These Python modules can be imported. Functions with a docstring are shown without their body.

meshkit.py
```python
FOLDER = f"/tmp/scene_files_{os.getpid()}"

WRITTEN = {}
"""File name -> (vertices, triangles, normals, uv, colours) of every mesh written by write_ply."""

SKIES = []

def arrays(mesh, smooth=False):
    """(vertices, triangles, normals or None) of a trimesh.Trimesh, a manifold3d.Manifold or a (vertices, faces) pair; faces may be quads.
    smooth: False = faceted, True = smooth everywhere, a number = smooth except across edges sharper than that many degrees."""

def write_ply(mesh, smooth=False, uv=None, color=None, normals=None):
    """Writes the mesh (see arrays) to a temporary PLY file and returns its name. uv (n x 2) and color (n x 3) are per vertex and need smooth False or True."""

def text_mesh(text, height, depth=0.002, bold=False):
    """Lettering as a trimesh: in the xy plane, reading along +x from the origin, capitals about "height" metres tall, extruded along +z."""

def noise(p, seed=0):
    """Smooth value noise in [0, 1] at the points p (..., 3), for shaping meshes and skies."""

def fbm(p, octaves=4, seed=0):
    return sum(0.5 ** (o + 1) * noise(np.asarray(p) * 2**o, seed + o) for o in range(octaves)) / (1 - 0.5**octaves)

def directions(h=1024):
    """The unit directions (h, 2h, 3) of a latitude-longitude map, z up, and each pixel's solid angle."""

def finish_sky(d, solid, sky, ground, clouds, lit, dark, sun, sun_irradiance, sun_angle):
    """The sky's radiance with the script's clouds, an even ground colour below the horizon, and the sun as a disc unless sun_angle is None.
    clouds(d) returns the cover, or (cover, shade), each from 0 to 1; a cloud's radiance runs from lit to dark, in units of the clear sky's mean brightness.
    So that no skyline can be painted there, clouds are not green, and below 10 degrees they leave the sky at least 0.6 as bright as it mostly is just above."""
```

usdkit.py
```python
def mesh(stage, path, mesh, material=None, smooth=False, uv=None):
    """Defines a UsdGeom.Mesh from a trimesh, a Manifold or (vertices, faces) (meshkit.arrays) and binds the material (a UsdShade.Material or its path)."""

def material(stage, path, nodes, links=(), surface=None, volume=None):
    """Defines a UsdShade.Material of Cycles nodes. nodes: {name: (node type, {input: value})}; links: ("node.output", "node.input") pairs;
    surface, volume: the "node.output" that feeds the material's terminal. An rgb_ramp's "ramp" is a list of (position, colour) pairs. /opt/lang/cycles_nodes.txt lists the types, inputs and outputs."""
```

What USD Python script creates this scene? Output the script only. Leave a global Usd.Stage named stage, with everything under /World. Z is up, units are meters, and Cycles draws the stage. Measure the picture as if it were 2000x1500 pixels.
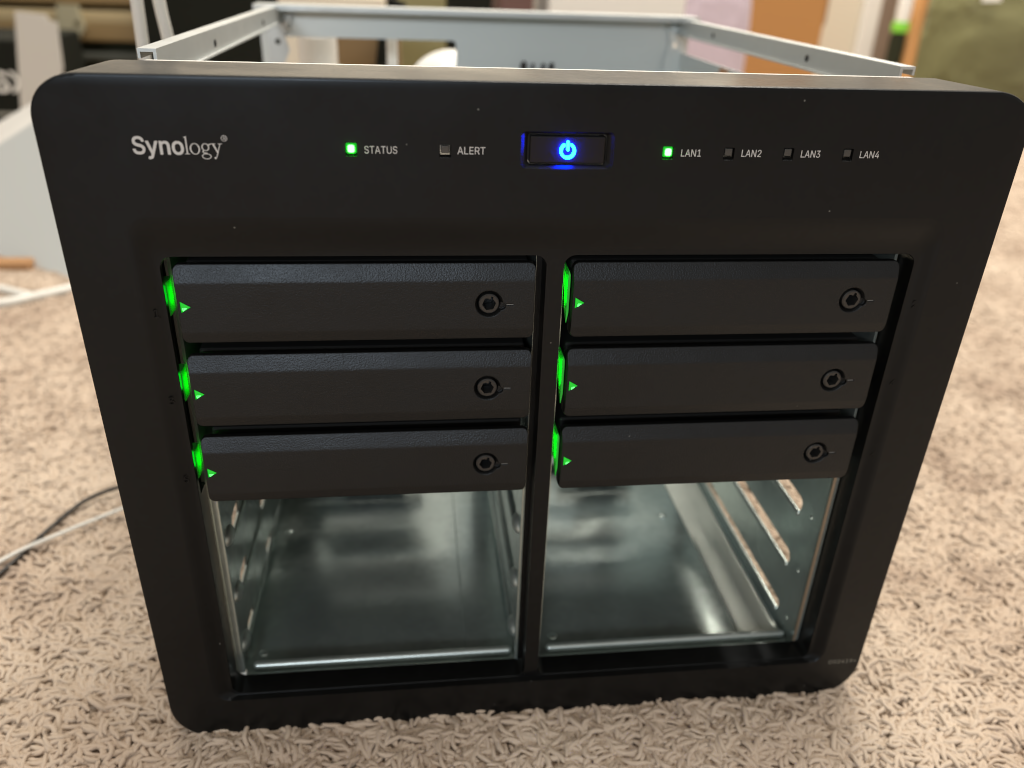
import math, random
import numpy as np, trimesh, usdkit, meshkit
from manifold3d import Manifold, CrossSection, FillRule
from shapely.geometry import Polygon, LineString, Point, box as sbox
from shapely.ops import unary_union
from shapely import affinity
from pxr import Usd, UsdGeom, UsdLux, UsdShade, Gf, Sdf, Vt

random.seed(7)
rng = np.random.default_rng(7)
stage = Usd.Stage.CreateInMemory()
UsdGeom.SetStageUpAxis(stage, 'Z')
UsdGeom.SetStageMetersPerUnit(stage, 1.0)
UsdGeom.Xform.Define(stage, '/World')

# ------------------------------------------------------------------ camera
cam = UsdGeom.Camera.Define(stage, '/World/camera')
cam.AddTransformOp().Set(Gf.Matrix4d(0.992971, -0.113523, 0.033477, 0, 0.022497, 0.458726, 0.888293, 0,
                                     -0.116198, -0.881296, 0.458056, 0, -0.046174, -0.248732, 0.292467, 1))
cam.CreateHorizontalApertureAttr(36.0)
cam.CreateVerticalApertureAttr(27.0)
cam.CreateFocalLengthAttr(36.0 * 1587.55 / 2000)
cam.CreateFStopAttr(28.6 / 3.9)            # lens opening 3.9 mm
cam.CreateFocusDistanceAttr(0.272)
cam.CreateClippingRangeAttr(Gf.Vec2f(0.01, 100))
cam.CreateExposureAttr(-0.12)

# ------------------------------------------------------------------ lamps
def aim(prim, pos, target):
    p, t = np.array(pos, float), np.array(target, float)
    z = p - t; z /= np.linalg.norm(z)
    up = np.array([0, 0, 1.0]) if abs(z[2]) < .95 else np.array([0, 1.0, 0])
    x = np.cross(up, z); x /= np.linalg.norm(x); y = np.cross(z, x)
    prim.AddTransformOp().Set(Gf.Matrix4d(*x, 0, *y, 0, *z, 0, *p, 1))

def rect_light(name, pos, target, w, h, color, intensity):
    l = UsdLux.RectLight.Define(stage, '/World/' + name)
    l.CreateWidthAttr(w); l.CreateHeightAttr(h)
    l.CreateColorAttr(Gf.Vec3f(*color)); l.CreateIntensityAttr(intensity)
    aim(l, pos, target)
    return l

rect_light('ceiling_lamp', (0.40, 0.74, 2.3), (0.3, 0.5, 0), 1.9, 1.9, (1.0, 0.92, 0.80), 8.4)
rect_light('back_lamp', (0.6, 1.7, 1.9), (0.35, 2.5, 0.5), 1.2, 0.4, (1.0, 0.92, 0.80), 36.0)
rect_light('front_lamp', (-0.50, -2.05, 0.85), (0, 0, 0.15), 0.60, 0.26, (0.88, 0.95, 1.0), 36.0)
dome = UsdLux.DomeLight.Define(stage, '/World/room_light')
dome.CreateIntensityAttr(1.0)
usdkit.material(stage, '/World/Looks/room_light', {'b': ('background_shader', {'color': (1.0, 0.91, 0.80), 'strength': 0.47})}, surface='b.background')
UsdShade.MaterialBindingAPI.Apply(dome.GetPrim()).Bind(UsdShade.Material.Get(stage, '/World/Looks/room_light'))

# ------------------------------------------------------------------ naming
used = {}
def path_for(name, parent):
    base = (parent.GetPath().pathString if parent else '/World') + '/'
    k = base + name
    n = used.get(k, 0); used[k] = n + 1
    return k if n == 0 else f'{k}_{n:03d}'

def tag(p, label=None, cat=None, group=None, kind=None):
    for k, v in (('label', label), ('category', cat), ('group', group), ('kind', kind)):
        if v: p.SetCustomDataByKey(k, v)
    return p

def thing(name, label, cat, loc=(0, 0, 0), group=None):
    x = UsdGeom.Xform.Define(stage, path_for(name, None)); x.AddTranslateOp().Set(Gf.Vec3d(*loc))
    return tag(x.GetPrim(), label, cat, group)

def obj(name, mesh, mat, parent=None, label=None, cat=None, group=None, kind=None, smooth=28):
    m = usdkit.mesh(stage, path_for(name, parent), mesh, mat, smooth=smooth)
    return tag(m.GetPrim(), label, cat, group, kind)

# ------------------------------------------------------------------ materials
L = '/World/Looks/'
def simple(name, color, rough=.5, metallic=0., bump=None, **kw):
    nodes = {'p': ('principled_bsdf', dict(base_color=color, roughness=rough, metallic=metallic, **kw))}
    links = []
    if bump:
        sc, st, dist = bump
        nodes['g'] = ('geometry', {})
        nodes['n'] = ('noise_texture', {'scale': sc, 'detail': 3.0, 'roughness': .6})
        nodes['b'] = ('bump', {'strength': st, 'distance': dist})
        links += [('g.position', 'n.vector'), ('n.fac', 'b.height'), ('b.normal', 'p.normal')]
    return usdkit.material(stage, L + name, nodes, links, surface='p.BSDF')

def dusty(name, color, rough, bump_scale, bump_strength, bump_dist, dust=.25, tint=(.13, .13, .12), smudge=.08, spec=.5, bevel=0):
    """moulded plastic: fine grain, faint smudges in the gloss, sparse specks of dust and lint"""
    nodes = {
        'g': ('geometry', {}),
        'n': ('noise_texture', {'scale': bump_scale, 'detail': 2.0, 'roughness': .55}),
        'b': ('bump', {'strength': bump_strength, 'distance': bump_dist}),
        'v': ('voronoi_texture', {'scale': 190.0, 'feature': 'f1'}),
        'vs': ('separate_color', {}),
        'sel': ('math', {'math_type': 'greater_than', 'value2': 1 - dust * .10}),
        'spot': ('math', {'math_type': 'less_than', 'value2': .055}),
        'both': ('math', {'math_type': 'multiply'}),
        'mx': ('mix_color', {'a': color, 'b': tint}),
        'sm': ('noise_texture', {'scale': 28.0, 'detail': 5.0, 'roughness': .65}),
        'rr': ('map_range', {'from_min': .3, 'from_max': .7, 'to_min': rough - smudge, 'to_max': rough + smudge, 'clamp': True}),
        'p': ('principled_bsdf', {'specular_ior_level': spec, 'specular_tint': (.80, .89, 1.0)}),
    }
    links = [('g.position', 'n.vector'), ('n.fac', 'b.height'), ('b.normal', 'p.normal'), ('g.position', 'v.vector'), ('v.color', 'vs.color'),
             ('vs.r', 'sel.value1'), ('v.distance', 'spot.value1'), ('sel.value', 'both.value1'), ('spot.value', 'both.value2'),
             ('both.value', 'mx.fac'), ('mx.result', 'p.base_color'), ('g.position', 'sm.vector'), ('sm.fac', 'rr.value'), ('rr.result', 'p.roughness')]
    if bevel:
        nodes['bv'] = ('bevel', {'radius': bevel, 'samples': 4})
        links.append(('bv.bevel', 'b.normal'))
    return usdkit.material(stage, L + name, nodes, links, surface='p.BSDF')

M = {}
M['bezel'] = dusty('bezel_plastic', (.0048, .0047, .0045), .31, 5200, .12, .00008, dust=.5, smudge=.07, spec=.26)
M['tray'] = dusty('tray_plastic', (.0065, .0064, .0062), .38, 1900, .62, .00022, dust=.3, spec=.38, bevel=.0006)
M['inner'] = simple('inner_black', (.006, .006, .006), .55)
M['gloss'] = simple('button_plastic', (.006, .006, .007), .28, specular_ior_level=.28)
M['lock'] = simple('lock_plastic', (.022, .022, .022), .30)
M['dark'] = simple('dark_recess', (.004, .004, .004), .7)
M['ink'] = simple('silver_ink', (.52, .52, .52), .5)
M['ink_dim'] = simple('grey_ink', (.17, .17, .15), .5)
M['mark'] = simple('mark_grey', (.20, .20, .195), .5)
M['lens'] = simple('unlit_lens', (.05, .05, .048), .25)
def steel(name, color, r0, r1, scale=40.0, stretch=(1, 1, 1), bump=.05):
    return usdkit.material(stage, L + name, {
        'g': ('geometry', {}), 'm': ('mapping', {'scale': stretch}),
        'n': ('noise_texture', {'scale': scale, 'detail': 4.0, 'roughness': .6}),
        'r': ('map_range', {'from_min': .3, 'from_max': .7, 'to_min': r0, 'to_max': r1, 'clamp': True}),
        'b': ('bump', {'strength': bump, 'distance': .0008}),
        'p': ('principled_bsdf', {'base_color': color, 'metallic': .80}),
    }, [('g.position', 'm.vector'), ('m.vector', 'n.vector'), ('n.fac', 'r.value'), ('r.result', 'p.roughness'), ('n.fac', 'b.height'), ('b.normal', 'p.normal')], surface='p.BSDF')
M['cage'] = steel('cage_steel', (.54, .62, .60), .15, .27, 24.0)
M['chassis'] = steel('chassis_steel', (.56, .585, .585), .38, .55, 60.0)
M['sheet'] = simple('coated_sheet', (.66, .70, .70), .45, .35, bump=(90, .05, .001))
M['edge_rust'] = simple('cut_edge', (.45, .36, .27), .5, .8)
M['lip'] = steel('lip_steel', (.52, .58, .57), .30, .42, 40.0)
M['runner'] = steel('runner_steel', (.74, .78, .73), .34, .46, 30.0)
M['pcb'] = simple('circuit_board', (.01, .03, .018), .4)
M['white'] = simple('white_plastic', (.80, .79, .75), .45)
M['cable_white'] = simple('cable_white', (.66, .65, .61), .42)
M['cable_black'] = simple('cable_black', (.014, .011, .009), .4)
def emit(name, color, strength):
    return usdkit.material(stage, L + name, {'p': ('principled_bsdf', {'base_color': (.02, .02, .02), 'roughness': .3, 'emission_color': color, 'emission_strength': strength})}, surface='p.BSDF')
M['led_core'] = emit('led_core_green', (.020, 1.0, .022), 48.0)
M['led_rim'] = emit('led_rim_green', (.005, 1.0, .03), .55)
M['tri'] = emit('tray_light_green', (.004, 1.0, .03), .62)
M['tri_core'] = emit('tray_light_core', (.12, 1.0, .18), 2.6)
M['guide'] = simple('light_guide', (.03, .60, .05), .45, bump=(1300, .2, .0003))
M['led'] = emit('guide_led', (.0, 1.0, .015), 15.0)
M['power'] = emit('power_blue', (.0004, .018, 1.0), 330.0)

# ------------------------------------------------------------------ solid helpers (millimetres, front plane y = 0, x right, z up)
T3 = lambda y0: np.array([[1, 0, 0, 0], [0, 0, 1, y0], [0, 1, 0, 0]], float)
def rrect(x0, z0, x1, z1, r, seg=10):
    p = sbox(x0 + r, z0 + r, x1 - r, z1 - r).buffer(r, quad_segs=seg)
    return CrossSection([np.array(p.exterior.coords)[:-1]], FillRule.NonZero)
def poly(pts):
    return CrossSection([np.array(pts, float)], FillRule.NonZero)
def ext(cs, y0, y1):
    return Manifold.extrude(cs, y1 - y0).transform(T3(y0))
def loft(sections):
    return Manifold.batch_hull([ext(cs, y, y + 1e-3) for cs, y in sections])
def block(x0, x1, y0, y1, z0, z1):
    return Manifold.cube([x1 - x0, y1 - y0, z1 - z0]).translate([x0, y0, z0])
def soft(x0, x1, y0, y1, z0, z1, r=.4):
    s = [Manifold.sphere(r, 12).translate([x, y, z]) for x in (x0 + r, x1 - r) for y in (y0 + r, y1 - r) for z in (z0 + r, z1 - r)]
    return Manifold.batch_hull(s)
def mm(m):
    if isinstance(m, Manifold):
        k = m.to_mesh(); m = trimesh.Trimesh(np.array(k.vert_properties)[:, :3], np.array(k.tri_verts), process=False)
    m = m.copy(); m.apply_scale(.001)
    return m
def shape_mesh(s, y0, y1):
    """a shapely shape in x,z extruded from y0 to y1"""
    out = []
    for g in getattr(s, 'geoms', [s]):
        rings = [np.array(g.exterior.coords)[:-1]] + [np.array(i.coords)[:-1] for i in g.interiors]
        out.append(ext(CrossSection(rings, FillRule.EvenOdd), y0, y1))
    r = out[0]
    for k in out[1:]: r = r + k
    return r
def text(s, height, x, z, squeeze=1.0, bold=False, shear=0.0, y=-.04, depth=.06):
    """capitals of the given height (mm), starting at x, base line z, lying on the plane y"""
    t = meshkit.text_mesh(s, height, depth, bold)
    v = np.array(t.vertices)
    v = np.stack([x + v[:, 0] * squeeze + shear * v[:, 1], y + depth - v[:, 2] - depth, z + v[:, 1]], 1)
    v[:, 1] = y - (np.array(t.vertices)[:, 2] - depth)
    return trimesh.Trimesh(v, np.array(t.faces), process=False)
def tube(pts, r, sides=10, sub=8):
    p = np.array(pts, float)
    if sub > 1 and len(p) > 2:
        q = np.vstack([2 * p[0] - p[1], p, 2 * p[-1] - p[-2]]); out = []
        for i in range(1, len(q) - 2):
            for t in np.linspace(0, 1, sub, endpoint=False):
                a, b, c, d = q[i - 1], q[i], q[i + 1], q[i + 2]
                out.append(.5 * (2 * b + (c - a) * t + (2 * a - 5 * b + 4 * c - d) * t * t + (3 * b - a - 3 * c + d) * t ** 3))
        p = np.array(out + [p[-1]])
    t = np.gradient(p, axis=0); t /= np.linalg.norm(t, axis=1, keepdims=True)
    a = np.cross(t, [0.0, 0.1, 1.0]); a /= np.linalg.norm(a, axis=1, keepdims=True); b = np.cross(t, a)
    ang = np.arange(sides) * 2 * np.pi / sides
    v = (p[:, None] + r * (np.cos(ang)[None, :, None] * a[:, None] + np.sin(ang)[None, :, None] * b[:, None])).reshape(-1, 3)
    f = []
    n = len(p)
    for i in range(n - 1):
        for j in range(sides):
            k = (j + 1) % sides
            f += [[i * sides + j, i * sides + k, (i + 1) * sides + k], [i * sides + j, (i + 1) * sides + k, (i + 1) * sides + j]]
    c0, c1 = len(v), len(v) + 1
    v = np.vstack([v, p[0], p[-1]])
    for j in range(sides):
        k = (j + 1) % sides
        f += [[c0, k, j], [c1, (n - 1) * sides + j, (n - 1) * sides + k]]
    return trimesh.Trimesh(v, np.array(f), process=False)

# ================================================================== carpet
carpet_mat = usdkit.material(stage, L + 'carpet_yarn', {
    'g': ('geometry', {}),
    'n1': ('noise_texture', {'scale': 9.0, 'detail': 3.0, 'roughness': .6}),
    'n2': ('noise_texture', {'scale': 420.0, 'detail': 2.0, 'roughness': .6}),
    'r1': ('rgb_ramp', {'ramp': [(.30, (.43, .325, .25)), (.47, (.58, .465, .365)), (.66, (.67, .555, .445))]}),
    'hs': ('hsv', {'hue': .5, 'saturation': 1.0, 'fac': 1.0}),
    'vr': ('map_range', {'from_min': 0., 'from_max': 1., 'to_min': .86, 'to_max': 1.1}),
    'b': ('bump', {'strength': .5, 'distance': .0006}),
    'p': ('principled_bsdf', {'roughness': .9, 'specular_ior_level': .15, 'sheen_weight': .25, 'sheen_roughness': .5, 'sheen_tint': (1, .92, .82)}),
}, [('g.position', 'n1.vector'), ('n1.fac', 'r1.fac'), ('r1.color', 'hs.color'), ('g.random_per_island', 'vr.value'), ('vr.result', 'hs.value'),
    ('hs.color', 'p.base_color'), ('g.position', 'n2.vector'), ('n2.fac', 'b.height'), ('b.normal', 'p.normal')], surface='p.BSDF')
back_mat = simple('carpet_backing', (.50, .385, .31), .95, bump=(700, .6, .002))
gx, gy = np.meshgrid(np.linspace(-4, 4, 41), np.linspace(-4, 3.4, 38), indexing='ij')
gv = np.stack([gx.ravel(), gy.ravel(), np.full(gx.size, -.0045)], 1)
gf = []
for i in range(40):
    for j in range(37):
        a = i * 38 + j
        gf += [[a, a + 38, a + 39], [a, a + 39, a + 1]]
obj('carpet', (gv, np.array(gf)), back_mat, kind='structure', label='beige carpet floor under the storage unit', cat='carpet', smooth=False)

def yarn_patch(seed, size=.064, n=1250):
    r = np.random.default_rng(seed)
    V, F = [], []
    fld = r.uniform(0, 50, 2)
    steps, sides = 11, 6
    prof = np.array([.85, .95, 1, 1.03, 1.05, 1.06, 1.05, 1.04, 1.0, .86, .50])
    ang = np.arange(sides) * 2 * np.pi / sides
    for k in range(n):
        x, y = r.uniform(-size / 2, size / 2, 2)
        az = 14 * meshkit.noise(np.array([x * 70 + fld[0], y * 70 + fld[1], 0.0]), seed) + r.normal(0, .55); length = r.uniform(.010, .019)
        turn = r.normal(0, 1.6); lean = r.uniform(.5, 1.3); bend = r.uniform(.9, 2.0)
        rad = r.uniform(.0009, .00128); top = r.uniform(-.0016, .0012) - .0042 * float(meshkit.noise(np.array([x * 85 + fld[1], y * 85 + fld[0], 3.0]), seed + 5) < .42) * r.uniform(.3, 1)
        wob, ph = r.uniform(.2, .5), r.uniform(0, 6.28)
        p = np.zeros((steps, 3)); p[0] = x, y, -.0062
        for s in range(1, steps):
            t = (s - .5) / (steps - 1)
            el = np.pi / 2 - lean * .6 - bend * t + wob * math.sin(7 * t + ph) * .5
            a = az + turn * t + wob * math.sin(9 * t + ph)
            p[s] = p[s - 1] + length / (steps - 1) * np.array([np.cos(a) * np.cos(el), np.sin(a) * np.cos(el), np.sin(el)])
        z = p[:, 2]
        p[:, 2] = np.where(z > top - .003, top - .003 + .004 * np.tanh((z - top + .003) / .004), z)
        p[:, 2] = np.maximum(p[:, 2], -.0064)
        tt = np.gradient(p, axis=0); tt /= np.linalg.norm(tt, axis=1, keepdims=True)
        a_ = np.cross(tt, [.31, .95, .05]); a_ /= np.linalg.norm(a_, axis=1, keepdims=True) + 1e-9
        b_ = np.cross(tt, a_)
        v = p[:, None] + (prof * rad)[:, None, None] * (np.cos(ang)[None, :, None] * a_[:, None] + np.sin(ang)[None, :, None] * b_[:, None])
        base = k * (steps * sides + 1)
        V.append(np.vstack([v.reshape(-1, 3), p[-1] + tt[-1] * rad * .3]))
        for s in range(steps - 1):
            for j in range(sides):
                q = (j + 1) % sides
                F.append([base + s * sides + j, base + s * sides + q, base + (s + 1) * sides + q])
                F.append([base + s * sides + j, base + (s + 1) * sides + q, base + (s + 1) * sides + j])
        for j in range(sides):
            F.append([base + (steps - 1) * sides + j, base + (steps - 1) * sides + (j + 1) % sides, base + steps * sides])
    return np.vstack(V), np.array(F)

pile = UsdGeom.PointInstancer.Define(stage, '/World/carpet_pile')
tag(pile.GetPrim(), 'shaggy beige twisted carpet pile covering the floor', 'carpet pile', kind='stuff')
protos = []
for k in range(5):
    m = usdkit.mesh(stage, f'/World/carpet_pile/tuft_patch_{k:03d}' if k else '/World/carpet_pile/tuft_patch', yarn_patch(100 + k), carpet_mat, smooth=True)
    protos.append(m.GetPath())
pos, ori, idx = [], [], []
for i in range(-20, 36):
    for j in range(-9, 40):
        x, y = i * .055, j * .055
        if y > .9 and x < -1.1: continue
        if -.10 < x < .10 and .06 < y < .30: continue          # nothing of the pile shows under the middle of the unit
        pos.append(Gf.Vec3f(x + rng.uniform(-.004, .004), y + rng.uniform(-.004, .004), rng.uniform(-.0004, .0014)))
        a = rng.integers(0, 4) * math.pi / 2 + rng.uniform(-.3, .3)
        ori.append(Gf.Quath(math.cos(a / 2), 0, 0, math.sin(a / 2))); idx.append(int(rng.integers(0, 5)))
pile.CreatePositionsAttr(Vt.Vec3fArray(pos)); pile.CreateOrientationsAttr(Vt.QuathArray(ori)); pile.CreateProtoIndicesAttr(Vt.IntArray(idx))
pile.CreatePrototypesRel().SetTargets(protos)

# ================================================================== storage unit
U = thing('network_storage_unit', 'black disk storage unit with six filled bays, open chassis and glowing blue power button', 'storage unit')
Z0, Z1, HW = -2.5, 262.3, 150.0

# ---- bezel
def outline(k, rt=13.0, rb=19.0):
    pts = []
    for cx, cz, r, a0 in ((HW - k, Z1 - k, rt, 0), (-HW + k, Z1 - k, rt, 90), (-HW + k, Z0 + k, rb, 180), (HW - k, Z0 + k, rb, 270)):
        ox, oz = cx - math.copysign(r, cx), cz - (r if cz > 100 else -r)
        for a in np.radians(np.linspace(a0, a0 + 90, 17)):
            pts.append((ox + r * math.cos(a), oz + r * math.sin(a)))
    return poly(pts)
body = loft([(outline(.9, 12.2, 18.2), 0.0), (outline(.25, 12.8, 18.8), .25), (outline(0), .9), (outline(.4), 37.2), (outline(1.2, 12.5, 18.5), 38)])
N = 9
outer, inner = (-131.8, 18.8, 132.0, 222.0, 7.0), (-125.2, 18.9, 126.6, 209.3, 3.5)
prof = []
for i in range(N + 1):
    t = i / N
    s = t * t * (3 - 2 * t)
    y = 3.0 * s
    prof.append((rrect(*[a + (b - a) * t for a, b in zip(outer, inner)], 6), y))
cut = [loft([(rrect(-131.8, 18.8, 132.0, 222.0, 7, 6), -1.0), (rrect(-131.8, 18.8, 132.0, 222.0, 7, 6), 0.0)])]
for a, b in zip(prof[:-1], prof[1:]):
    cut.append(loft([a, b]))
# divider stays: the recess ends at the inner outline; openings go through beneath it
bez = body
for c in cut: bez = bez - c
for (a, b) in ((-124.7, -3.0), (2.8, 125.9)):
    bez = bez - loft([(rrect(a - .3, 19.0, b + .3, 208.9, 4.2, 8), 2.6), (rrect(a, 19.3, b, 208.6, 4.0, 8), 3.2)])
    bez = bez - ext(rrect(a, 19.3, b, 208.6, 4.0, 8), 3, 60)
bez = bez - block(-126.3, 127.5, 13, 60, 6, 214) - block(-134, -100, 5.2, 13, 118.5, 212)                     # hollow behind the lip
bez = bez - block(-145, 145, 24, 60, 4, 256)
bez = bez - block(-145, 145, 9, 60, 220, 254)
# well of the power button
bez = bez - loft([(rrect(-13.4, 237.2, 15.5, 248.3, 1.6, 6), -.01), (rrect(-11.2, 238.75, 13.4, 247.6, 1.0, 6), 1.5)]) - ext(rrect(-11.0, 238.4, 13.2, 247.4, 1.0, 6), 1, 9.5)
lamps = [(-63.9, 242.7), (-36.2, 242.5), (32.5, 242.7), (52.1, 242.6), (71.5, 242.7), (91.3, 242.7)]
for (lx, lz) in lamps:
    bez = bez - loft([(rrect(lx - 1.7, lz - 2.3, lx + 1.75, lz + 1.65, .35, 4), -.01), (rrect(lx - 1.55, lz - 1.5, lx + 1.55, lz + 1.5, .3, 4), 1.0)]) - ext(rrect(lx - 1.5, lz - 1.45, lx + 1.5, lz + 1.45, .3, 4), .5, 9.5)
# divider bar standing between the two openings, a little behind the rim
div = ext(rrect(-3.0, 16.0, 2.8, 211, .6, 4), 2.9, 16) + block(-4.9, 4.4, 12.2, 16, 16, 211)
bez = bez + div
bm = mm(bez)
bv = np.array(bm.vertices)
t_ = np.clip((np.abs(bv[:, 0]) - .134) / .016, 0, 1)
bv[:, 0] += np.sign(bv[:, 0]) * .0017 * t_ * t_ * (3 - 2 * t_) * np.clip(bv[:, 2] / .262, 0, 1) ** 1.5     # the sides lean out a little towards the top
bm.vertices = bv
B = obj('bezel', bm, M['bezel'], U, smooth=24)

# ---- maker's name: bold sans first half, light serif second half, drawn as outlines
def ring(cx, cz, rx, rz, tx, tz):
    return affinity.translate(affinity.scale(Point(0, 0).buffer(1, quad_segs=12), rx, rz), cx, cz).difference(
        affinity.translate(affinity.scale(Point(0, 0).buffer(1, quad_segs=12), rx - tx, rz - tz), cx, cz))
def stroke(pts, w):
    return LineString(pts).buffer(w / 2, cap_style=2, join_style=1)
def serif_logy():
    parts = []
    # l
    parts += [sbox(.85, .15, 1.45, 7.6), sbox(.1, 0, 2.2, .28), Polygon([(.1, 7.15), (1.45, 7.75), (1.45, 7.2), (.85, 7.0)])]
    # o
    parts += [ring(4.55, 2.35, 2.15, 2.45, .62, .30)]
    # g
    parts += [ring(9.05, 3.1, 1.65, 1.65, .52, .3), Polygon([(10.2, 4.1), (11.35, 4.75), (11.5, 4.35), (10.5, 3.75)]),
              stroke([(8.2, 1.75), (7.75, 1.15), (8.2, .65), (9.6, .45)], .42), ring(9.2, -.85, 2.05, 1.25, .42, .3)]
    # y
    parts += [Polygon([(11.95, 4.65), (12.75, 4.65), (14.45, .9), (14.05, .1)]), sbox(11.5, 4.45, 13.4, 4.72), sbox(14.5, 4.45, 16.3, 4.72),
              Polygon([(15.25, 4.6), (15.6, 4.6), (13.75, -.9), (13.1, -1.85), (13.35, -.85)]), Point(12.85, -1.55).buffer(.48)]
    return unary_union(parts)
def sz(m, k):
    v = np.array(m.vertices); return v
logo_h = 4.85
syno = text('Syno', logo_h * .985, -125.9, 240.6, squeeze=.93, bold=True)
w_syno = syno.bounds[1][0]
g = affinity.translate(affinity.scale(serif_logy(), .66, .66, origin=(0, 0)), w_syno + .05, 240.6)
logy = mm(shape_mesh(g, -.04, .02))
logo = trimesh.util.concatenate([mm(syno), logy])
end = logo.bounds[1][0] * 1000
cir = ring(end + .75, 245.2, .85, .85, .14, .14)
rmark = trimesh.util.concatenate([mm(shape_mesh(cir, -.04, .02)), mm(text('R', .95, end + .42, 244.75))])
obj('maker_lettering', trimesh.util.concatenate([logo, rmark]), M['ink'], B, smooth=False, label='silver maker name lettering with registered mark')

for s, x, z, sq, x1 in (('STATUS', -60.2, 241.35, .80, -50.4), ('ALERT', -32.6, 241.4, .80, -24.1), ('LAN1', 36.5, 241.4, .78, 43.1),
                        ('LAN2', 56.0, 241.5, .78, 62.6), ('LAN3', 75.5, 241.5, .78, 82.1), ('LAN4', 95.2, 241.5, .78, 101.9)):
    t = text(s, 2.15, 0, 0)
    k = (x1 - x) / t.bounds[1][0]
    t = text(s, 2.15, x, z, squeeze=k, shear=0.0)
    obj('lettering', mm(t), M['ink'], B, smooth=False, label=f'{s} lettering')
t = text('DS2419+', 2.0, 0, 0); k = 13.4 / t.bounds[1][0]
obj('lettering', mm(text('DS2419+', 2.0, 134.8, 17.6, squeeze=k)), M['ink_dim'], B, smooth=False, label='dim grey model lettering at the lower corner')

# raised bay numbers on the sloping rim
for s, x, z in (('1', -127.9, 189.0), ('3', -127.9, 157.5), ('5', -127.9, 126.0), ('2', 129.0, 189.2), ('4', 129.0, 158.0), ('6', 129.0, 126.5)):
    obj('raised_number', mm(text(s, 2.8, x - 1, z, y=1.28, depth=.3)), M['bezel'], B, smooth=False)

# ---- status lights
for i, (lx, lz) in enumerate(lamps):
    lit = i in (0, 2)
    nm = ('STATUS', 'ALERT', 'LAN1', 'LAN2', 'LAN3', 'LAN4')[i]
    if lit:
        q = obj('indicator_light', mm(soft(lx - 1.6, lx + 1.6, -.10, 2.5, lz - 1.65, lz + 1.65, .75)), M['led_rim'], U, label=f'glowing green light beside {nm}')
        obj('glowing_core', mm(soft(lx - 1.0, lx + 1.0, -.8, 1, lz - 1.1, lz + 1.1, .6)), M['led_core'], q)
    else:
        obj('indicator_light', mm(soft(lx - 1.2, lx + 1.2, .35, 3, lz - .95, lz + 1.3, .25)), M['lens'], U, label=f'unlit grey light beside {nm}')

# ---- power button
pb = obj('power_button', mm(soft(-10.6, 12.8, .55, 6, 238.75, 247.05, .55)), M['gloss'], U, label='dark rectangular power button')
sym = []
for a in np.linspace(math.radians(123), math.radians(417), 26):
    sym.append((1.0 + 2.05 * math.cos(a), 242.75 + 2.05 * math.sin(a)))
s = unary_union([LineString(sym).buffer(.40, cap_style=1), LineString([(1.0, 243.1), (1.0, 245.35)]).buffer(.40, cap_style=1)])
obj('power_symbol', mm(shape_mesh(s, -.55, .9)), M['power'], pb, smooth=False, label='glowing blue power symbol')

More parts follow.
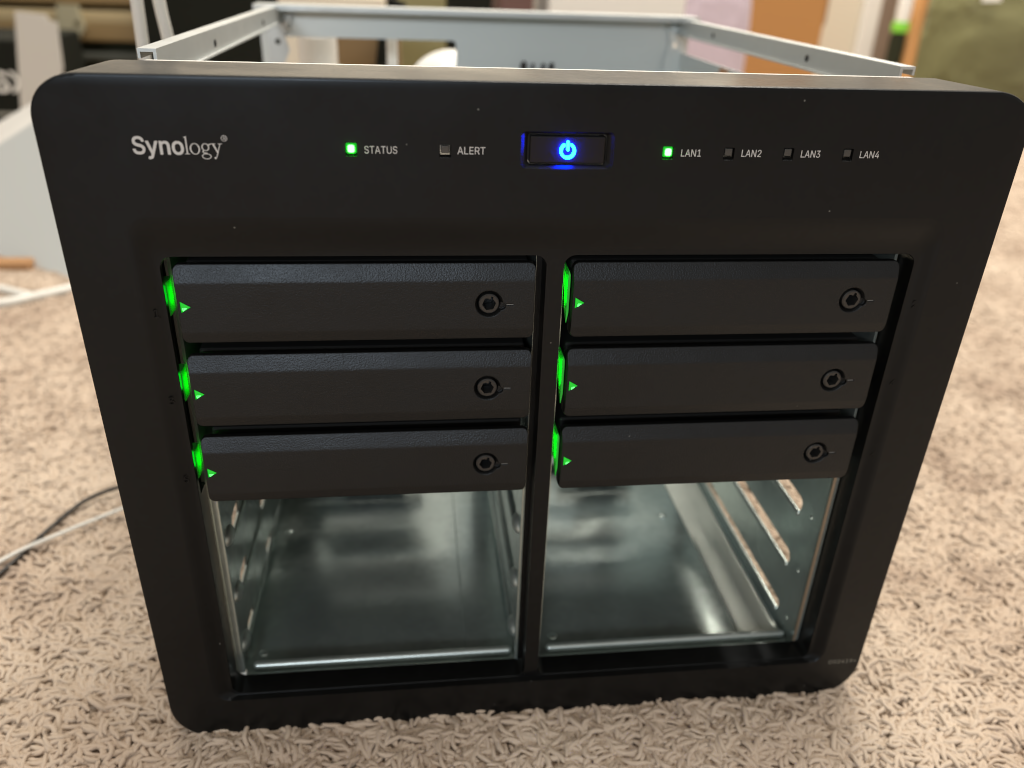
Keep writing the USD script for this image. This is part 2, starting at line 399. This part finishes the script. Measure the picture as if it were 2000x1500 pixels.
# ---- drive trays
def tray_parts(cx, cz):
    w, h = 115.4, 26.8
    x0, x1, z0, z1 = cx - w / 2, cx + w / 2, cz - h / 2, cz + h / 2
    prof = Polygon([(4.15, z1), (2.45, z1 - 5.3), (2.3, z1 - 6.2), (2.3, z0 + 4.5), (2.45, z0 + 3.7), (3.4, z0), (7.5, z0), (7.5, z0 + 5), (14, z0 + 5), (14, z1 - 9), (6.2, z1 - 9), (6.2, z1)])
    # profile lies in (y, z): extrude along x
    pr = Manifold.extrude(CrossSection([np.array(prof.exterior.coords)[:-1]], FillRule.EvenOdd), w).transform(np.array([[0, 0, 1, x0], [1, 0, 0, 0], [0, 1, 0, 0]], float))
    rim = loft([(rrect(x0 + .5, z0 + .5, x1 - .5, z1 - .5, 2.0, 8), 2.0), (rrect(x0 + .25, z0 + .35, x1 - .25, z1 - .35, 2.1, 8), 3.2), (rrect(x0, z0, x1, z1, 2.2, 8), 4.6), (rrect(x0, z0, x1, z1, 2.2, 8), 14)])
    b = pr ^ rim
    lx, lz = x1 - 15.55, z1 - 13.75
    def disc(r, n=40): return CrossSection.circle(r, n).translate([lx, lz])
    b = b - loft([(disc(4.75), 2.2), (disc(4.75), 2.29), (disc(3.75), 4.0)]) - ext(disc(3.75), 2.2, 9)
    b = b - ext(CrossSection.circle(1.3, 20).translate([lx + 4.3, lz - .9]), 2.2, 3.6)
    b = b - block(lx + 5.8, lx + 8.3, 2, 2.75, lz - .55, lz - .0)
    tri = [(x0 + 1.25, lz + 1.95), (x0 + 1.25, lz - 1.95), (x0 + 4.45, lz)]
    b = b - ext(poly(tri), 2, 5)
    # finger slot at right end of the tray
    return b, (x0, x1, z0, z1, lx, lz, tri)
sides = (('left', -63.9), ('right', 63.75))
rows = (192.45, 160.95, 129.5)
rown = ('top', 'middle', 'bottom')
for col, cx in sides:
    for ri, cz in enumerate(rows):
        b, (x0, x1, z0, z1, lx, lz, tri) = tray_parts(cx, cz)
        t = obj('drive_tray', mm(b), M['tray'], U, smooth=20, label=f'{rown[ri]} black drive tray of the {col} column')
        ringm = ext(CrossSection.circle(3.45, 36).translate([lx, lz]), 2.35, 8)
        hexa = [(lx + 2.35 * math.cos(a), lz + 2.35 * math.sin(a)) for a in np.arange(6) * math.pi / 3 + .12]
        ringm = ringm - ext(poly(hexa), 2, 9) - ext(CrossSection.circle(.55, 12).translate([lx + .85, lz + 2.1]), 2, 9)
        ringm = ringm + ext(CrossSection.circle(.45, 12).translate([lx + .2, lz + 1.9]), 2.9, 6.5)
        ringm = ringm - (ext(CrossSection.circle(3.6, 36).translate([lx, lz]), 2.3, 2.75) - loft([(CrossSection.circle(3.0, 36).translate([lx, lz]), 2.3), (CrossSection.circle(3.5, 36).translate([lx, lz]), 2.76)]))
        obj('lock', mm(ringm), M['lock'], t, smooth=20)
        obj('lock_mark', mm(block(lx + 5.85, lx + 8.2, 2.62, 2.9, lz - .50, lz - .22)), M['mark'], t, smooth=False)
        cxt = x0 + 2.3
        pyr = Manifold.batch_hull([ext(poly(tri), 2.5, 3.5), Manifold.sphere(.12, 8).translate([cxt, 1.35, lz - .1])])
        q = obj('tray_light', mm(pyr), M['tri'], t, smooth=False, label='glowing green triangle light')
        core = Manifold.batch_hull([Manifold.sphere(.1, 8).translate(q_) for q_ in ([cxt - .15, 1.24, lz + .1], [cxt + 1.0, 1.85, lz - .15], [cxt - .2, 1.9, lz - 1.1], [cxt - .3, 1.4, lz - .3])])
        obj('glowing_core', mm(core), M['tri_core'], q, smooth=False)
        obj('hard_drive', mm(soft(x0 + 1.2, x1 - 1.2, 15, 158, z0 + 1, z1 - 2.5, 1.0)), M['dark'], t, smooth=False)
        # glowing light guide beside the tray
        if col == 'left':
            gd = soft(x0 - 5.2, x0 - 3.0, 6.0, 12.0, lz - 4.6, lz + 7.2, .4)
            led = (x0 - .75, 9.8, lz + 1.4)
        else:
            gd = Manifold.batch_hull([Manifold.sphere(.15, 8).translate(q_) for q_ in
                 [(x0 - 1.0, 4.9, lz + 10.4), (x0 - .45, 4.9, lz + 9.0), (x0 - .45, 4.9, lz - 4.5), (x0 - 1.0, 4.9, lz - 8.0), (x0 - 1.2, 12, lz + 11), (x0 - .45, 12, lz - 6)]])
            led = (x0 - 2.75, 9.6, lz + 2.4)
        q = obj('light_guide', mm(gd), M['guide'], t, smooth=False, label='pale light guide glowing green')
        obj('guide_lamp', mm(Manifold.batch_hull([Manifold.sphere(.5, 14).translate([led[0], led[1], led[2] + dz]) for dz in ((-2.6, 2.8) if col == 'left' else (-5.0, 4.6))])), M['led'], t, smooth=True)

# ---- drive cage
def wall_with_ribs(name, x, sgn, rib_rows, y0=12.5, label=None, ribfrom=33.0, spans=((33.0, 153.0),), bulge=False):
    """upright sheet at x with long runner slots; a half-round runner stands out below each slot towards sgn"""
    t = 1.0
    xa, xb = min(x, x - sgn * t), max(x, x - sgn * t)
    m = block(xa, xb, y0, 330, 12.0, 214)
    for rz, h in rib_rows:
        for sa, sb in spans:
            m = m - Manifold.batch_hull([Manifold.cylinder(4, h / 2, h / 2, 24).rotate([0, 90, 0]).translate([x - 2, yy, rz]) for yy in (sa + h / 2, sb - h / 2)])
        m = m - Manifold.cylinder(4, 1.0, 1.0, 12).rotate([0, 90, 0]).translate([x - 2, ribfrom - 9, rz + 1.0])
    w = obj(name, mm(m), M['cage'], U, smooth=False, label=label)
    if bulge:
        for rz, h in rib_rows:
            obj('embossed_stop', mm(Manifold.sphere(4.0, 28).scale([.75, 1.5, 1]).translate([x - sgn * .6, ribfrom - 3.5, rz + .5])), M['lip'], w, smooth=40)
    for rz, h in rib_rows:
        bar = Manifold.batch_hull([Manifold.sphere(1.3, 14).translate([x, yy, rz - h / 2 - .6]) for yy in (ribfrom + 2, 150)])
        obj('runner', mm(bar), M['cage'], w, smooth=40)
    return w
ribrows = ((22.6, 5.0), (50.8, 7.2), (80.5, 7.6))
wall_with_ribs('cage_wall', -124.2, 1, ribrows, spans=((37.0, 52.0), (92.0, 106.0)), bulge=True, label='cage wall at the outer side of the left column')
wall_with_ribs('cage_wall', 124.4, -1, ribrows, label='cage wall at the outer side of the right column')
wall_with_ribs('cage_wall', -5.0, -1, ribrows, bulge=True, label='middle cage wall facing the left column')
wall_with_ribs('cage_wall', 4.9, 1, ribrows, label='middle cage wall facing the right column')
for x0, x1 in ((-124.0, -5.1), (5.0, 124.2)):
    obj('bay_floor', mm(block(x0, x1, 14.5, 330, 13.4, 14.4)), M['cage'], U, smooth=False)
    # two rolled edges across the mouth of the bay
    obj('front_lip', mm(Manifold.batch_hull([Manifold.sphere(1.8, 16).translate([x, 20.6, 17.0]) for x in (x0 + 6, x1 - 3)])), M['lip'], U, smooth=40)
    obj('front_lip', mm(soft(x0 + .5, x1 - .5, 12.8, 14.2, 12.5, 18.9, .5)), M['cage'], U, smooth=40)
    # side tray runner lying on the floor, with a thin seam beside it
    obj('floor_runner', mm(soft(x1 - 22, x1 - 1.5, 22.5, 320, 14.0, 15.3, .5)), M['runner'] if x0 > 0 else M['cage'], U, smooth=30)
# rolled front edges of the cage
obj('front_edge', mm(soft(-125.2, -121.6, 13.4, 15.2, 20, 119, .6)), M['cage'], U)
obj('front_edge', mm(soft(123.4, 124.9, 12.6, 14.0, 15, 116, .5)), M['edge_rust'], U)
obj('front_edge', mm(soft(-6.0, -4.95, 12.6, 14.0, 15, 116, .4)), M['cage'], U)
obj('cage_top', mm(block(-126, 126.5, 13.2, 166, 213.6, 214.8)), M['inner'], U, smooth=False)
for x, y in ((-117, 30), (-117, 118), (14, 30), (92, 118)):
    obj('floor_rivet', mm(Manifold.sphere(2.2, 18).scale([1, 1, .4]).translate([x, y, 14.5])), M['cage'], U, smooth=40)
obj('edge_tab', mm(soft(-124.4, -121.2, 13.2, 15.6, 16.5, 20.5, .5)), M['white'], U)
# circuit board behind the drives, open slots below
bp = block(-124, 124.3, 166, 168, 14, 214)
for cx in (-64.1, 64.4):
    for cz in (36, 67, 98, 129.5, 161, 192.5):
        bp = bp - block(cx - 40, cx + 44, 160, 172, cz + 6, cz + 13)
bp = bp - ext(poly([(-58, 17), (-14, 17), (-14, 112), (-30, 112)]), 160, 172) - ext(poly([(-112, 60), (-104, 60), (-100, 84), (-108, 84)]), 160, 172)
bp = bp - block(16, 52, 160, 172, 20, 60) - block(78, 120, 160, 172, 18, 110) - ext(poly([(20, 70), (70, 70), (70, 104), (48, 104)]), 160, 172)
obj('backplane', mm(bp), M['pcb'], U, smooth=False)
for cx in (-64.1, 64.4):
    for cz in (30, 61.5, 93):
        obj('drive_connector', mm(soft(cx - 26, cx + 20, 158, 166, cz - 3, cz + 3, .5)), M['inner'], U)

# ---- chassis
S = M['chassis']
obj('front_flange', mm(loft([(rrect(-134.5, 246, 136.5, 261.6, 5, 6), 38.2), (rrect(-134.5, 246, 136.5, 261.6, 5, 6), 42.0)]) - block(-131, 133, 37, 45, 240, 257)), M['white'], U)
def rail(x, sgn, zz=0.0, yy=66):
    f = block(min(x, x + sgn * 1.1), max(x, x + sgn * 1.1), yy, 365, 252.3, 262.3)
    f = f + block(min(x, x + sgn * 6.2), max(x, x + sgn * 6.2), yy, 365, 261.4, 262.5)
    f = f + block(min(x + sgn * 5.3, x + sgn * 6.2), max(x + sgn * 5.3, x + sgn * 6.2), yy, 365, 259.3, 261.8)
    f = f + block(min(x, x - sgn * 1.6), max(x, x - sgn * 1.6), 70, 362, 252.3, 253.1)
    return f.translate([0, 0, zz])
obj('side_rail', mm(rail(-131.0, -1, .9, 58)), S, U, smooth=False, label='left top rail of the open chassis')
obj('side_rail', mm(rail(142.8, 1, .1, 68)), S, U, smooth=False, label='right top rail of the open chassis')
rp = shape_mesh(Polygon([(-146, 6), (153, 6), (153, 262), (-146, 262)]), 365, 366.2)
rp = rp - ext(rrect(-138.5, 120, -13.8, 244.0, 2.5), 360, 370)
rp = rp - ext(CrossSection.circle(1.9, 20).translate([143.6, 245.0]), 360, 370)
R = obj('rear_panel', mm(rp), M['sheet'], U, smooth=False, label='blue-grey rear panel with a large cut-out')
obj('top_flange', mm(block(-146, 153, 344, 366.2, 263.4, 264.5) + block(-146, 153, 344, 345.1, 261.2, 264.0)), S, R, smooth=False)
for x, z in ((137.0, 258.4), (146.0, 237.0), (-128, 249.0)):
    obj('rivet', mm(Manifold.sphere(2.0, 18).scale([1, .5, 1]).translate([x, 364.8, z])), M['white'], R, smooth=40)
for x, w in ((33, 5.5), (39.5, 2.6), (47, 3.2), (53.0, 4.4)):
    obj('cable_end', mm(Manifold.batch_hull([Manifold.sphere(w * .45, 12).translate([x, 362, 218]), Manifold.sphere(w * .42, 12).translate([x + 1.2, 362.2, 230.0])])), M['cable_black'], R, smooth=40)
gus = shape_mesh(Polygon([(-140, 262), (-124, 262), (-126, 254), (-131, 246), (-128, 236), (-132, 228), (-140, 226)]).buffer(1), 361, 362)
gus = gus - ext(CrossSection.circle(1.9, 18).translate([-134.5, 241.0]), 355, 370)
obj('corner_bracket', mm(gus), S, U, smooth=False, label='rear left corner bracket with a screw hole')
gus = shape_mesh(Polygon([(147, 262), (139, 262), (138, 253), (140, 246), (137, 236), (136, 226), (147, 226)]).buffer(1), 361, 362)
gus = gus - ext(CrossSection.circle(2.2, 18).translate([143.0, 245.2]), 355, 370)
obj('corner_bracket', mm(gus), M['sheet'], U, smooth=False, label='rear right corner bracket with a screw hole')
obj('side_panel', mm(block(147.2, 148.2, 180, 364, 20, 240.5)), M['sheet'], U, smooth=False, label='low right side panel below the rail')
obj('sticker', mm(block(146.6, 147.1, 262, 276, 236, 239.5)), simple('orange_sticker', (.55, .26, .10), .5), U, smooth=False, label='small orange sticker')
obj('base_plate', mm(block(-124, 124, 40, 365, 3, 4)), S, U, smooth=False)

for sx, xx in ((1, -131.0), (-1, 142.8)):
    for yy in (150, 285):
        obj('rail_screw', mm(Manifold.sphere(1.7, 14).scale([.35, 1, 1]).translate([xx + sx * .1, yy, 257.5])), M['lock'], U, smooth=40)
# ================================================================== things on the carpet
def slab(quad, t, n=1):
    q = np.array(quad, float)
    nrm = np.cross(q[1] - q[0], q[3] - q[0]); nrm /= np.linalg.norm(nrm)
    v = np.vstack([q, q - nrm * t])
    f = [[0, 1, 2], [0, 2, 3], [4, 6, 5], [4, 7, 6]]
    for i in range(4):
        j = (i + 1) % 4
        f += [[i, i + 4, j + 4], [i, j + 4, j]]
    m = trimesh.Trimesh(v, np.array(f), process=True); m.fix_normals(); return m
def bx(x0, x1, y0, y1, z0, z1, r=.004):
    s = [trimesh.Trimesh]
    return mm(soft(x0 * 1000, x1 * 1000, y0 * 1000, y1 * 1000, z0 * 1000, z1 * 1000, max(r * 1000, .05)))
C = thing('metal_cover', 'grey sheet metal cover leaning on the carpet behind the storage unit', 'metal cover')
obj('side_sheet', slab([(-.56, .686, .004), (-.345, .532, .001), (-.369, .6734, .1694), (-.5591, .7272, .0617)], .0012), M['sheet'], C, smooth=False)
obj('folded_edge', slab([(-.5591, .7272, .0617), (-.369, .6734, .1694), (-.372, .689, .1835), (-.5625, .7465, .085)], .0012), M['white'], C, smooth=False, label='pale folded upper edge')
obj('wood_offcut', bx(-.52, -.432, .585, .605, -.004, .009, .002), simple('raw_wood', (.36, .19, .08), .6), label='small orange-brown wood strip under the edge of the metal cover', cat='wood strip')

obj('white_cable', tube([(-.30, .06, .004), (-.2672, .116, .004), (-.243, .138, .005), (-.2163, .158, .006), (-.18, .185, .008), (-.12, .24, .008)], .0011), M['cable_white'],
    label='thin white cable crossing over the black one beside the storage unit', cat='cable', smooth=40)
obj('black_cable', tube([(-.285, .085, .0015), (-.266, .106, .0015), (-.2524, .1456, .003), (-.241, .168, .005), (-.225, .1801, .006), (-.19, .195, .008), (-.14, .21, .008)], .0013), M['cable_black'],
    label='thin black cable curving over the carpet to the storage unit', cat='cable', smooth=40)
obj('white_cable', tube([(-.52, .50, .004), (-.43, .486, .004), (-.395, .505, .004), (-.365, .53, .004), (-.33, .56, .004), (-.25, .60, .004)], .0045), M['cable_white'],
    label='thick white cable lying on the carpet in front of the metal cover', cat='cable', smooth=40)
obj('white_cable', tube([(-.40, .505, .004), (-.46, .535, .004), (-.58, .56, .004)], .004), M['cable_white'],
    label='short white cable close to the wood strip', cat='cable', smooth=40)
obj('cable_loop', tube([(-.1790, .2, .10), (-.1772, .2, .20), (-.1758, .2, .262), (-.1745, .2, .318), (-.1722, .205, .345), (-.1698, .21, .318), (-.1680, .21, .272), (-.1655, .212, .235), (-.160, .22, .10)], .0030), M['cable_white'],
    label='upright white cable loop behind the left rail of the chassis', cat='cable', smooth=40)

# ================================================================== behind, out of focus
olive = simple('dark_olive', (.022, .025, .012), .7, specular_ior_level=.2)
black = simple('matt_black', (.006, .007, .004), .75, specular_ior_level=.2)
wood = simple('shelf_wood', (.24, .16, .065), .5, bump=(30, .2, .003))
woodp = simple('pale_wood', (.42, .33, .18), .5)
honey = simple('honey_wood', (.45, .22, .07), .45, bump=(25, .15, .003))
card = simple('brown_card', (.22, .14, .06), .7)
cream = simple('cream_paint', (.72, .66, .54), .5)
greyp = simple('pale_grey_paint', (.55, .53, .49), .5)

P = obj('upright_plate', mm(shape_mesh(Polygon([(-580, 0), (-543, 219), (-507, 216), (-505, 209), (-495, 207), (-499, 154), (-540, 0)]), 950, 953)), greyp,
        label='pale grey upright plate with a notched corner behind the metal cover', cat='metal plate', smooth=False)
K = thing('black_box', 'black printed box behind the grey upright plate at left', 'box')
obj('body', bx(-.95, -.575, 1.05, 1.25, -.01, .176), black, K)
obj('lettering', mm(text('SX', 27, -636, 107, bold=True, y=1049.2, depth=.8)), M['white'], K, smooth=False, label='white lettering SX')
obj('printed_line', mm(block(-640, -610, 1048.8, 1049.6, 74, 79)), simple('grey_print', (.25, .25, .22), .6), K, smooth=False, label='grey printed line')

H = thing('wooden_shelf', 'brown wooden shelf with dark gaps in the far left background', 'shelf')
for z0, z1, mt in ((.208, .235, wood), (.178, .199, woodp), (.150, .1795, wood)):
    obj('shelf_board', bx(-1.25, -.495, 1.35, 1.60, z0, z1), mt, H)
obj('back_panel', bx(-1.25, -.495, 1.62, 1.63, .0, .225), olive, H)
obj('lower_front', bx(-1.25, -.50, 1.37, 1.39, -.01, .149), olive, H)
obj('rail_bar', bx(-1.25, -.50, 1.345, 1.365, .118, .132), simple('slate', (.06, .065, .055), .5), H)
Bk = shape_mesh(Polygon([(-640, 156), (-636, 207), (-603, 207), (-597, 172), (-608, 156)]).difference(Point(-608, 178).buffer(5)), 1338, 1349)
obj('bracket', mm(Bk), simple('bracket_grey', (.36, .33, .22), .6), H, smooth=False, label='grey bracket with a round hole')
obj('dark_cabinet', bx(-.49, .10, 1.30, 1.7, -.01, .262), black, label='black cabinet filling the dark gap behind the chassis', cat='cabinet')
obj('cream_box', bx(-.20, -.075, .84, .95, -.01, .2535), cream, label='cream box just showing over the rear edge of the chassis', cat='box')
obj('olive_box', bx(-.06, .0, .86, .95, -.01, .257), simple('olive_card', (.24, .22, .10), .6), label='olive box between the cream box and the white box', cat='box')
obj('maroon_box', bx(.07, .115, .9, 1.0, -.01, .30), simple('maroon_card', (.14, .07, .06), .6), label='dull maroon box left of the tall white box', cat='box')

Wb = thing('white_box', 'large plain white box behind the rear panel', 'box')
obj('body', bx(.134, .318, .90, 1.15, -.01, .42), M['white'], Wb)
obj('lid', bx(.133, .319, .899, 1.151, .421, .44), M['white'], Wb)
obj('white_cylinder', (lambda c: (c.apply_translation((-.1185, .46, .12)), c)[1])(trimesh.creation.cylinder(.0152, .235, sections=40)), M['white'],
    label='white cylinder seen through the rear cut-out', cat='cylinder', smooth=40)
obj('white_post', bx(-.0635, -.0555, .43, .438, -.01, .26, .002), M['white'], label='thin white post seen through the rear cut-out', cat='post')
obj('brown_carton', bx(-.115, -.055, .60, .70, -.01, .24), card, label='brown carton seen between white cylinder and white post', cat='carton')
obj('dark_tube', tube([(-.088, .585, .05), (-.068, .585, .215), (-.056, .585, .26)], .009, 12), black, label='dark slanting tube before the brown carton', cat='tube', smooth=40)
dm = trimesh.creation.icosphere(3, 1.0)
dv = np.array(dm.vertices); dv = dv * (1 + .05 * (meshkit.noise(dv * 3.0 + 7) - .5)[:, None])
dv = dv * [.036, .03, .036] + [-.014, .44, .196]
obj('plastic_bag', (dv, np.array(dm.faces)), usdkit.material(stage, L + 'clear_wrap', {'p': ('principled_bsdf', {'base_color': (.75, .76, .74), 'roughness': .22, 'coat_weight': .5})}, surface='p.BSDF'),
    label='glossy white rounded wrapper behind the rear cut-out', cat='wrapper', smooth=True)

def lump(name, c, r, amp, freq, mat, label, cat, seed, group=None):
    m = trimesh.creation.icosphere(5, 1.0); v = np.array(m.vertices)
    s = np.sign(v) * np.abs(v) ** .62
    d = meshkit.fbm(v * freq + seed * 3.1, 4, seed) - .5
    rdg = 1 - 2 * np.abs(meshkit.fbm(v * freq * [1.0, 1.0, .5] + seed * 5.7, 3, seed + 9) - .5) * 2
    v = s * (1 + amp * d + amp * .25 * np.clip(rdg, 0, 1))[:, None] * np.array(r) + np.array(c)
    return obj(name, (v, np.array(m.faces)), mat, label=label, cat=cat, group=group, smooth=True)
fabric = lambda n, c: simple(n, c, .85, bump=(60, .35, .006), sheen_weight=.3)
lump('lilac_cloth', (.475, 1.28, .15), (.075, .06, .165), .12, 2.2, fabric('lilac_fabric', (.52, .44, .52)), 'folded lilac cloth between the white box and the honey coloured wood', 'cloth', 3)
obj('wooden_board', bx(.603, .757, 1.40, 1.44, -.01, .5), honey, label='honey coloured wooden board standing upright', cat='board')
obj('board_leg', bx(.762, .785, 1.45, 1.48, .205, .5), simple('dark_wood', (.20, .10, .04), .5), label='dark brown stick end right of the honey coloured board', cat='stick')
D = thing('painted_door', 'tall cream painted panel with a paler edge right of the honey coloured board', 'panel')
obj('panel', bx(.80, .935, 1.60, 1.63, -.01, .6), cream, D)
obj('edge_strip', bx(.9355, .975, 1.59, 1.63, -.01, .6), M['white'], D)
obj('brown_post', bx(.985, 1.035, 1.62, 1.66, -.01, .6), simple('taupe', (.27, .20, .15), .6), label='taupe brown post beside the cream panel', cat='post')
Bt = thing('slim_bottle', 'slim dark bottle with white top and lime green collar', 'bottle', (.975, 1.5, -.01))
def lathe(pr): return trimesh.creation.revolve(np.array(pr), sections=32)
obj('body', lathe([(0, 0), (.016, 0), (.0165, .01), (.0165, .19), (.013, .204), (0, .204)]), olive, Bt, smooth=40)
obj('collar', lathe([(0, .2045), (.0165, .2045), (.017, .207), (.017, .2215), (.0155, .224), (0, .224)]), simple('lime', (.22, .62, .05), .4), Bt, smooth=40)
obj('top', lathe([(0, .2245), (.0135, .2245), (.0145, .25), (.013, .30), (.004, .312), (0, .312)]), M['white'], Bt, smooth=40)
obj('wooden_stick', tube([(.985, 1.46, -.01), (1.006, 1.50, .132), (1.016, 1.52, .20), (1.03, 1.54, .30), (1.05, 1.58, .48)], .0175, 16), honey,
    label='honey coloured round stick leaning beside the green jacket', cat='stick', smooth=40)
J = lump('green_jacket', (1.40, 1.90, .135), (.215, .15, .17), .22, 1.9, fabric('olive_fabric', (.135, .13, .05)), 'crumpled olive green jacket lying on the carpet', 'jacket', 11)
obj('label_patch', slab([(1.298, 1.728, .252), (1.345, 1.728, .255), (1.343, 1.734, .30), (1.296, 1.734, .298)], .002), M['white'], J, smooth=False, label='white fabric label')
lump('dark_bag', (1.55, 1.98, .06), (.10, .08, .08), .2, 2.0, fabric('dark_cloth', (.03, .03, .022)), 'small dark bag at the edge of the green jacket', 'bag', 17)
obj('wall', (lambda b: (b.apply_translation((0.6, 2.5, .4)), b)[1])(trimesh.creation.box((8, .1, 1.3))), simple('wall_paint', (.80, .76, .66), .8), kind='structure', label='plain wall behind everything', cat='wall', smooth=False)
